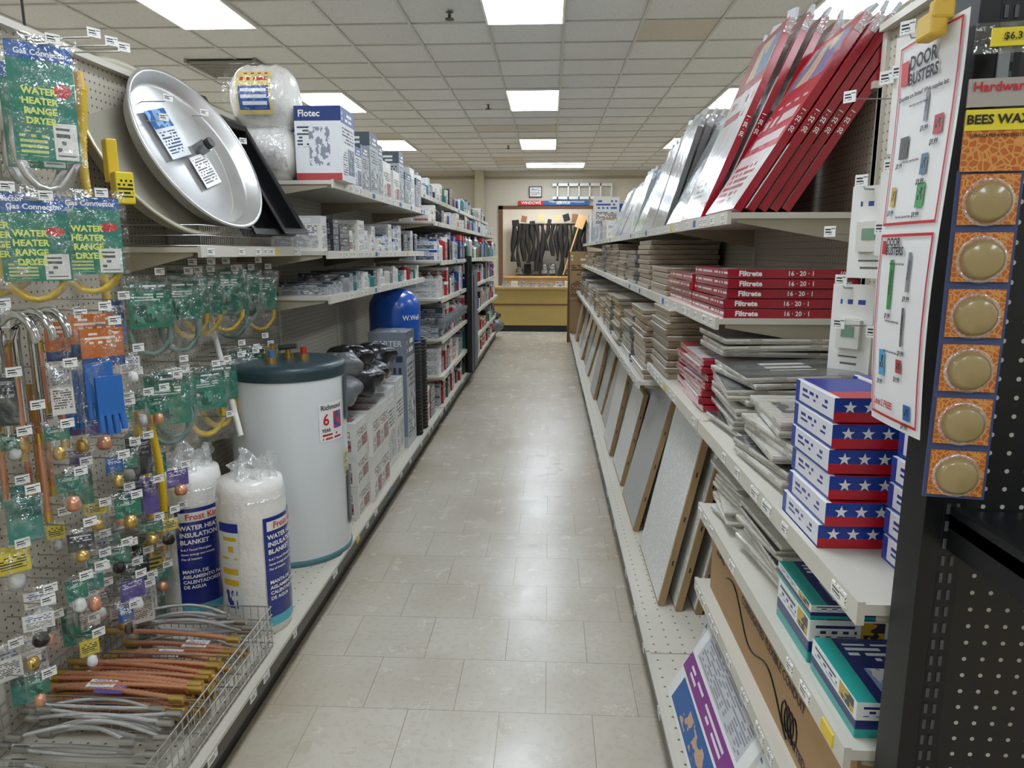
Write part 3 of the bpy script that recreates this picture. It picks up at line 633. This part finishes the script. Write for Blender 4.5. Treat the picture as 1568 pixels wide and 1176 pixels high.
for i in range(10): flatstack('boxed_filter_stack',.46,y,.42,.5,.87,R.randint(8,13),side=R.choice([KED,FGS,FWS])); y+=.72
mb=MB()
for i in range(7):
    z0=.966+i*.026; x0=.50+R.uniform(-.0,.015); mb.box((x0+.2,2.64,z0+.012),(.38,.5,.023),FRS,rotm(0,0,R.uniform(-2,2)),{'+z':FFACE2,'-x':label('filter_edge_pale','#c9989c',[(0,1,.3,.75,'#a22a3a','t',1,24)],coat=.8,rough=.2,bump=.4)})
mb.build('flat_furnace_filter_stack',.003)
GRILL=label('grille_pack_top','#d6d3c8',[(.08,.92,.1,.9,'#b9b6aa','t',16,3),(.1,.5,.3,.7,'#5c5f60','n','#a9aaa6',5)],coat=.7,rough=.25,bump=.4)
GRE=label('grille_pack_edge','#b5b1a5',[(0,1,.0,.3,'#54534e','t',2,20),(0,1,.6,.9,'#e2e0d8','t',1,9)],coat=.7,rough=.3,bump=.5)
def pile(name,x0,y0,z0,n,w,l,t,yj,tops,edge):
    mb=MB()
    for i in range(n):
        mb.box((x0+w/2+R.uniform(0,.03),y0+l/2+R.uniform(-yj,yj),z0+t*(i+.5)+.012),(w,l,t*.8),edge,rotm(R.uniform(-1.5,1.5),R.uniform(-1.5,1.5),R.uniform(-8,8)),{'+z':R.choice(tops),'-z':WHT})
    return mb.build(name,.002)
DGR=label('dark_grille_top','#4a4c4c',[(.05,.95,.05,.95,'#7b7d7a','t',20,2),(.3,.7,.3,.7,'#e8e6e0','t',6,5)],coat=.6,rough=.25,bump=.3)
TGR=label('tan_grille_top','#a39a86',[(.05,.95,.05,.95,'#8b8270','t',20,2)],coat=.6,rough=.25,bump=.3)
pile('vent_register_packs',.51,1.98,.966,10,.33,.34,.019,.015,[GRILL,DGR],GRE)
pile('vent_register_packs',.53,2.26,1.16,3,.34,.3,.022,.01,[TGR,DGR],GRE)
pile('vent_register_packs',.505,1.55,.966,7,.3,.34,.022,.02,[GRILL,GRILL,DGR],GRE)
pile('vent_register_packs',.505,1.9,.715,9,.3,.26,.016,.015,[GRILL],GRE)
pile('vent_register_packs',.505,1.55,.715,8,.3,.3,.016,.015,[GRILL,DGR],GRE)
def flagbox():
    t=NT('stars_stripe_carton'); tc=t.new('ShaderNodeTexCoord'); o=t.sep(tc.outputs['UV']); v=o[1]
    c=t.mix(t.math('GREATER_THAN',v,.42),hexc('#c01f2c'),hexc('#20409a'))
    t.col(c); t.b.inputs['Roughness'].default_value=.3; return t.m
FL=flagbox(); FLW=label('flag_box_side','#dfdfe6',[(0,1,.0,.12,'#23409a','r'),(.0,.12,.0,1,'#23409a','r'),(.2,.85,.4,.75,'#24388c','t',4,18)],coat=.2); FLT=label('flag_box_top','#24389a',[(0,1,0,.3,'#c01f2c','r'),(0,.08,0,1,'#e6e6ea','r')],rough=.3)
def star(mb,c,r,right,up,m):
    c=Vector(c);right=Vector(right);up=Vector(up); nrm=right.cross(up)*.0015; pts=[c+nrm]
    for k in range(10):
        a=math.pi/2+k*math.pi/5; rr=r if k%2==0 else r*.4; pts.append(c+nrm+right*rr*math.cos(a)+up*rr*math.sin(a))
    mb.add(pts,[(0,k+1,(k+1)%10+1) for k in range(10)],m)
mb=MB()
for (sx,sy,n,w,l) in ((.495,1.26,6,.125,.2),(.64,1.31,6,.12,.2),(.595,1.06,5,.1,.17)):
    for i in range(n):
        a=sx+R.uniform(-.004,.012); b=sy+R.uniform(-.01,.01); z0=.966+i*.047
        mb.bx(a,a+w,b,b+l,z0,z0+.045,FLT,{'-y':FL,'-x':FLW})
        for q in (.22,.5,.78): star(mb,(a+w*q,b,z0+.028),.012,(1,0,0),(0,0,1),WINK)
mb.build('light_bulb_cartons',.0015)
TL=label('detector_box','#e6eae8',[(0,1,.0,.25,'#2aa39a','r'),(.0,1,.25,.5,'#24316c','r'),(.08,.6,.6,.9,'#24316c','t',8,14),(.65,.95,.55,.95,'#caa63a','n','#333333',4)],coat=.3)
TLT=label('detector_box_top','#25306a',[(0,.22,0,1,'#2aa39a','r'),(.3,.9,.6,.9,'#e8ebee','t',12,14),(.35,.9,.1,.5,'#8fa3c8','n','#e4e6e6',4)],coat=.3)
mb=MB()
for (x,y,z,w,l,h) in ((.505,1.3,.715,.15,.19,.09),(.505,1.08,.715,.15,.2,.065),(.505,1.3,.806,.14,.2,.03),(.68,1.2,.715,.14,.25,.1)):
    mb.bx(x,x+w,y,y+l,z,z+h,TL,{'+z':TLT})
mb.build('smoke_detector_boxes',.0015)
mb=MB(); mb.bx(.515,.93,1.08,2.14,.46,.69,CARD)
mb.ftext('CORRUGATED FLEXIBLE CONDUIT',(.515,1.55,.60),(0,-1,0),(0,0,1),.03,INK); mb.ftext('25ft',(.515,2.03,.62),(0,-1,0),(0,0,1),.06,INK)
mb.ftext('LIMITED DISTRIBUTION',(.515,1.24,.49),(0,-1,0),(0,0,1),.03,INK)
pts=[Vector((.5135,1.95-.55*t/30,.58-.08*t/30+.03*math.sin(t*.35))) for t in range(31)]
mb.tube(pts,.0018,INK,5)
for k in range(4): mb.tube([(.5135,1.42-.02*k+.018*math.cos(a/14*6.283),.52+.03*math.sin(a/14*6.283)) for a in range(14)],.002,INK,5,True)
mb.build('conduit_carton',.004)
mb=MB()
PUF=label('purple_filter_face','#eeeeec',[(.08,.92,.6,.95,'#c9cbd0','r'),(.1,.9,.62,.93,'#8f9299','t',30,30),(.0,1,.36,.56,'#8a3f8e','r'),(.1,.8,.40,.52,'#f0e8f0','t',18,16),(.1,.9,.05,.33,'#2c63a5','r'),(.3,.8,.08,.26,'#c9a58a','n','#2c63a5',7)],coat=.5)
lean(mb,.375,1.5,.55,.15,.27,.02,30,WHT,PUF)
for k in range(3): lean(mb,.42+k*.04,1.35-.02*k,.75,.15,.29,.02,22,FGS,[FW,WHC,FG][k])
mb.build('air_filter_packs',.002)
def m_mesh():
    t=NT('filter_media_mesh'); v=t.new('ShaderNodeTexVoronoi'); v.inputs['Scale'].default_value=45; v.feature='DISTANCE_TO_EDGE'; t.l.new(t.pos(),v.inputs['Vector'])
    e=t.math('LESS_THAN',v.outputs['Distance'],.06); t.col(t.mix(e,hexc('#dcdedb'),hexc('#f2f2ef'))); t.b.inputs['Roughness'].default_value=.4; t.b.inputs['Coat Weight'].default_value=.5
    t.bump(t.noise(12,t.pos(),3),.5,.02); return t.m
MESH=m_mesh(); KR=mat('kraft_frame','#a88b64',.6,vary=.1)
def panel(xb,y0,yl,h,th,t=.026,face=MESH,z=.15,yaw=0):
    mb=MB(); M=rotm(0,0,yaw)@rotm(0,th,0); c=Vector((xb,y0+yl/2,z+t*math.sin(math.radians(th))))+M@Vector((t/2,0,h/2))
    mb.box(c,(t,yl,h),KR,M); mb.box(c+M@Vector((-t/2-.001,0,0)),(.003,yl-.02,h-.02),face,M)
    for k in range(-1,2): mb.box(c+M@Vector((0,-yl/2-.001,k*h*.25)),(.005,.002,.02),INK,M)
    return mb.build('panel_air_filter',.002)
panel(.43,2.6,.58,.72,12); panel(.49,2.56,.58,.68,12); panel(.56,2.54,.55,.62,12)
GM=mat('grey_media','#b4b6b4',.5,bump=.6,bscale=30,coat=.4)
panel(.42,3.35,.55,.68,14,face=GM); panel(.48,3.3,.55,.66,14)
for i in range(12):
    y=4.05+i*.62; panel(.40+R.uniform(0,.04),y,.5,R.uniform(.55,.68),R.uniform(9,16),face=R.choice([GM,MESH,MESH])); panel(.49,y-.03,.5,R.uniform(.55,.66),12,face=GM)
mb=MB(); TH=label('thermostat_face','#eeede8',[(.3,.7,.3,.62,'#c9ccc8','r'),(.2,.8,.78,.9,'#2c4f9a','t',6,8),(.25,.75,.1,.2,'#666666','t',8,10)],coat=.4)
for (y,z,w,h) in ((1.80,1.99,.12,.26),(1.82,1.69,.12,.2),(1.98,1.67,.12,.24),(2.06,1.41,.12,.25),(1.6,1.95,.12,.27),(1.62,1.62,.12,.24)):
    M=rotm(0,0,40); c=Vector((.85,y,z-h/2))
    mb.box(c,(.012,w,h),WHT,M,{'-x':TH}); mb.box(c+M@Vector((-.012,0,-h*.05)),(.02,w*.55,h*.32),mat('offwhite_plastic','#dedcd4',.35),M); mb.box(c+M@Vector((-.023,0,-h*.02)),(.002,w*.3,h*.12),mat('lcd_green','#7f9f88',.2),M)
    mb.tube([(.97,y,z-.01),(.82,y,z-.01),(.815,y,z)],.002,WIRE,5); mb.box((.81,y,z+.012),(.003,.034,.03),TAGW,rotm(0,0,40))
for i in range(8):
    y=R.uniform(1.75,2.2); z=R.choice([1.9,1.85,1.55,1.3]); mb.tube([(.97,y,z),(.8,y,z)],.002,WIRE,5); mb.box((.795,y,z+.006),(.003,.034,.03),TAGW,rotm(0,0,40))
mb.build('thermostat_packs')
# ---------- black endcap
PX=.512
mb=MB()
mb.bx(PX+.025,1.6,.97,.985,0,2.35,BPEG); mb.bx(PX,PX+.025,.955,1.02,0,2.35,BLKM); mb.bx(PX+.025,PX+.055,.955,.969,0,2.35,BLKM)
SD=mat('slot_dark','#4a4b4e',.5)
for k in range(90): mb.bx(PX+.028,PX+.033,.9535,.955,.1+k*.025,.115+k*.025,SD); mb.bx(PX+.04,PX+.045,.9535,.955,.1+k*.025,.115+k*.025,SD)
mb.bx(.545,1.6,.55,.968,1.13,1.15,BLKM); mb.bx(.545,.56,.55,.968,1.10,1.16,BLKM); mb.bx(.545,1.6,.54,.552,1.09,1.16,BLKM)
mb.bx(.555,1.6,.6,.968,.0,.15,BLKM)
mb.build('black_endcap_display',.001)
# flyer
mb=MB(); X=.481; PAP=mat('flyer_paper','#e6e6e6',.6)
def fx(a,b,k=0): return Vector((X-.006*math.sin(b*5)+.01*(a-.5)**2-k, 1.075+.03*b-(.143+.03*b)*a, 1.258+.524*b))
mb.grid(lambda u,v:fx(u,v),8,16,PAP)
def fq(a0,a1,b0,b1,m,k=.001): mb.grid(lambda u,v:fx(a0+(a1-a0)*u,b0+(b1-b0)*v,k),4,4,m)
for a0,a1,b0,b1 in ((.05,.95,.985,.99),(.05,.95,.53,.537),(.05,.95,.5,.507),(.05,.95,.02,.027),(.05,.07,.53,.99),(.93,.95,.53,.99),(.05,.07,.02,.5),(.93,.95,.02,.5)): fq(a0,a1,b0,b1,RED,.002)
fq(.09,.22,.89,.95,RED,.002); 
def ft(s,a,b,size,m,al='LEFT'): mb.text(s,lambda x,y:fx(a+x/.19,b+y/.545,.003),size,m,al,.03)
ft('DOOR',.25,.935,.026,INK); ft('BUSTERS',.25,.895,.022,INK); ft('Quantities are limited! While supplies last',.1,.855,.0085,INK)
ft('DOOR',.2,.485,.016,INK); ft('BUSTERS',.2,.462,.016,INK); fq(.1,.17,.455,.49,RED,.002)
for (a,b,w,h,c) in ((.2,.7,.15,.055,'#3b3a34'),(.55,.78,.05,.07,'#8a8f95'),(.72,.74,.12,.045,'#b3414a'),(.6,.65,.1,.05,'#5d7c8c'),(.15,.58,.08,.05,'#c9a545'),(.6,.57,.12,.06,'#4aa062'),(.3,.31,.07,.13,'#3f9b4d'),(.62,.36,.05,.1,'#8a8f95'),(.6,.22,.04,.1,'#666a70'),(.2,.13,.12,.07,'#58a8d8'),(.55,.15,.1,.035,'#b04848'),(.72,.035,.12,.04,'#2d6bb0')):
    fq(a,a+w,b,b+h,label('flyer_pic_'+c[1:],c,[(.2,.8,.3,.8,'#22262a','n',c,4)]),.002); ft('$9.99',a-.02,b-.018,.010,INK)
for b in (.83,.69,.55,.43,.28,.2): ft('Hand tool, assorted sizes',.3,b,.005,INK)
ft('Limit 2 FREE!',.12,.055,.014,RED)
mb.build('sale_flyer')
YC=mat('yellow_clip','#d6b03a',.4)
mb=MB(); mb.box((.472,.985,1.775),(.02,.042,.03),YC); mb.box((.475,.97,1.79),(.026,.016,.022),YC); mb.build('yellow_sign_clip',.004)
# beeswax strip
mb=MB(); BLS=mat('blue_strip_card','#3f4d78',.5); 
def honey():
    t=NT('honeycomb_card'); tc=t.new('ShaderNodeTexCoord'); v=t.new('ShaderNodeTexVoronoi'); v.feature='DISTANCE_TO_EDGE'; v.inputs['Scale'].default_value=9; t.l.new(tc.outputs['UV'],v.inputs['Vector'])
    t.col(t.mix(t.math('LESS_THAN',v.outputs['Distance'],.1),hexc('#b96224'),hexc('#d3934a'))); t.b.inputs['Roughness'].default_value=.35; t.b.inputs['Coat Weight'].default_value=.5; return t.m
HON=honey(); WAX=mat('beeswax','#a08c5e',.35,coat=.6)
MZ=rotm(0,0,-10); SX=.53
for i in range(6):
    z=1.562-i*.069; o=Vector((SX,.925,z))
    mb.box(o+MZ@Vector((0,.003,0)),(.073,.002,.0695),BLS,MZ); mb.box(o,(.064,.003,.060),HON,MZ)
    mb.rev([(.024,0),(.023,.008),(.019,.011),(0,.012)],o+MZ@Vector((0,-.002,-.003)),WAX,28,MZ@rotm(90,0,0)); mb.rev([(.029,0),(.027,.002),(.024,.0)],o+MZ@Vector((0,-.002,-.003)),CRM,28,MZ@rotm(90,0,0))
YB=mat('yellow_band','#e6d436',.4)
o=Vector((SX,.925,1.63)); mb.box(o,(.07,.003,.07),HON,MZ); mb.box(o+MZ@Vector((0,-.002,.024)),(.07,.002,.024),YB,MZ); mb.ftext('BEES WAX',o+MZ@Vector((0,-.003,.024)),MZ@Vector((1,0,0)),(0,0,1),.0145,INK,bold=.03)
mb.ftext('LUBRICATES & PROTECTS',o+MZ@Vector((0,-.002,.006)),MZ@Vector((1,0,0)),(0,0,1),.005,INK)
o=Vector((SX,.925,1.685)); mb.box(o,(.07,.003,.032),mat('grey_card','#a9a39c',.5),MZ); mb.ftext('Hardware',o+MZ@Vector((0,-.002,.006)),MZ@Vector((1,0,0)),(0,0,1),.015,RED)
mb.box(o+MZ@Vector((-.0,.002,.03)),(.012,.003,.05),mat('strip_clip','#7f8488',.3),MZ)
mb.build('hanging_wax_strip')
mb=MB(); mb.box((.53,.922,1.745),(.07,.003,.034),CLR,MZ); mb.box((.535,.919,1.745),(.048,.003,.02),YB,MZ); mb.ftext('$6.39',(.535,.9165,1.745),MZ@Vector((1,0,0)),(0,0,1),.011,INK); mb.build('price_tag_holder')
# ---------- far end
mb=MB(); CW=mat('counter_laminate','#b39a58',.4,vary=.1)
mb.bx(-2.6,1.9,13.6,14.2,.12,.8,CW); mb.bx(-2.6,1.9,13.62,14.2,0,.12,BLK); mb.bx(-2.65,1.95,13.55,14.25,.8,.84,WOOD); mb.bx(-2.6,1.9,13.59,13.6,.5,.53,BRN); mb.build('service_counter',.003)
mb=MB()
for k in range(10):
    x=-.9+k*.17; mb.bx(x,x+.12,13.75,13.9,.84,.84+R.uniform(.05,.12),R.choice([PK,PG,PW,PB])) 
mb.build('counter_clutter_boxes',.002)
mb=MB(); LE=mat('black_leather','#0d0d0d',.8)
for k in range(16):
    x=-.95+k*.125; h=R.uniform(.6,1.3); w=R.uniform(.04,.1)
    def bag(u,v,x=x,h=h,w=w,k=k):
        a=u*2*math.pi; q=(.35+.65*abs(math.sin(v*4+k))); return (x+w*math.cos(a)*q+.03*math.sin(v*6+k),19.2+.09*math.sin(a),2.2-h*v)
    mb.grid(bag,10,10,LE)
for k in range(9): mb.box((-.9+k*.22,19.15,2.25+R.uniform(-.05,.12)),(R.uniform(.1,.2),.1,R.uniform(.1,.25)),R.choice([LE,LE,LE,CARD,BRN]),rotm(0,R.uniform(-20,20),0))
mb.box((.1,19.3,2.2),(2.2,.05,.05),BRN)
mb.build('hanging_tool_belts')
mb=MB()
mb.cyl((.35,18.85,.9),(.72,18.85,2.1),.02,WOOD); mb.box((.78,18.85,2.25),(.22,.05,.34),CARD,rotm(0,20,0)); mb.build('push_broom')
mb=MB()
for k in range(8): mb.bx(-.9+k*.22,-.72+k*.22,19.32,19.55,.9,.9+R.uniform(.1,.3),R.choice([PK,PG,LE])) 
mb.bx(-1.5,1.7,19.0,19.59,.82,.86,WOOD); mb.bx(-1.5,1.7,19.1,19.59,0,.82,CARD); mb.build('alcove_workbench',.003)
mb=MB(); AL=mat('aluminium','#e4e6e7',.35,.1)
for z in (2.70,3.0): mb.bx(.05,1.4,17.3,17.33,z,z+.06,AL)
for k in range(6): mb.bx(.15+k*.25,.18+k*.25,17.3,17.33,2.70,3.06,AL)
for x in (.1,1.2): mb.bx(x,x+.02,17.28,17.4,2.66,2.70,BLK)
mb.build('wall_ladder')
mb=MB(); mb.bx(-.5,-.2,17.36,17.4,2.75,3.0,BLK); mb.bx(-.48,-.22,17.355,17.36,2.77,2.98,WHC); mb.build('framed_certificate')
mb=MB(); mb.bx(-.75,-.15,17.33,17.36,2.57,2.67,RED); mb.ftext('WINDOWS',(-.45,17.33,2.62),(1,0,0),(0,0,1),.09,WINK); mb.bx(-.14,.9,17.33,17.36,2.57,2.67,BLC); mb.ftext('SERVICE',(.3,17.33,2.62),(1,0,0),(0,0,1),.09,WINK); mb.build('department_sign')
mb=MB(); mb.bx(.3,.96,12.05,12.1,0,1.45,CARD); mb.bx(.3,.96,12.03,12.05,.7,1.5,PC); mb.bx(.3,.33,12.02,12.12,0,1.5,BRN); mb.build('endcap_display_board',.003)
mb=MB(); mb.bx(.5,.8,8.6,8.64,1.78,2.12,WHC); mb.box((.65,8.62,1.7),(.02,.02,.2),WIRE); mb.build('poster_card')
mb=MB()
for y,x in ((1.98,-1.5),(2.12,-1.5)): mb.tube([(x,y,2.1),(x,y,2.45),(x+.02,y,3.34)],.004,BLK,5)
mb.build('hanging_wire')
ld=bpy.data.lights.new('alcove_lamp','AREA'); ld.energy=90; ld.size=1.2; lo=bpy.data.objects.new('alcove_lamp',ld); lo.location=(0,18.0,2.95); scene.collection.objects.link(lo)
w=bpy.data.worlds.new('World'); scene.world=w; w.use_nodes=True; w.node_tree.nodes['Background'].inputs[0].default_value=(.9,.95,1,1); w.node_tree.nodes['Background'].inputs[1].default_value=.3
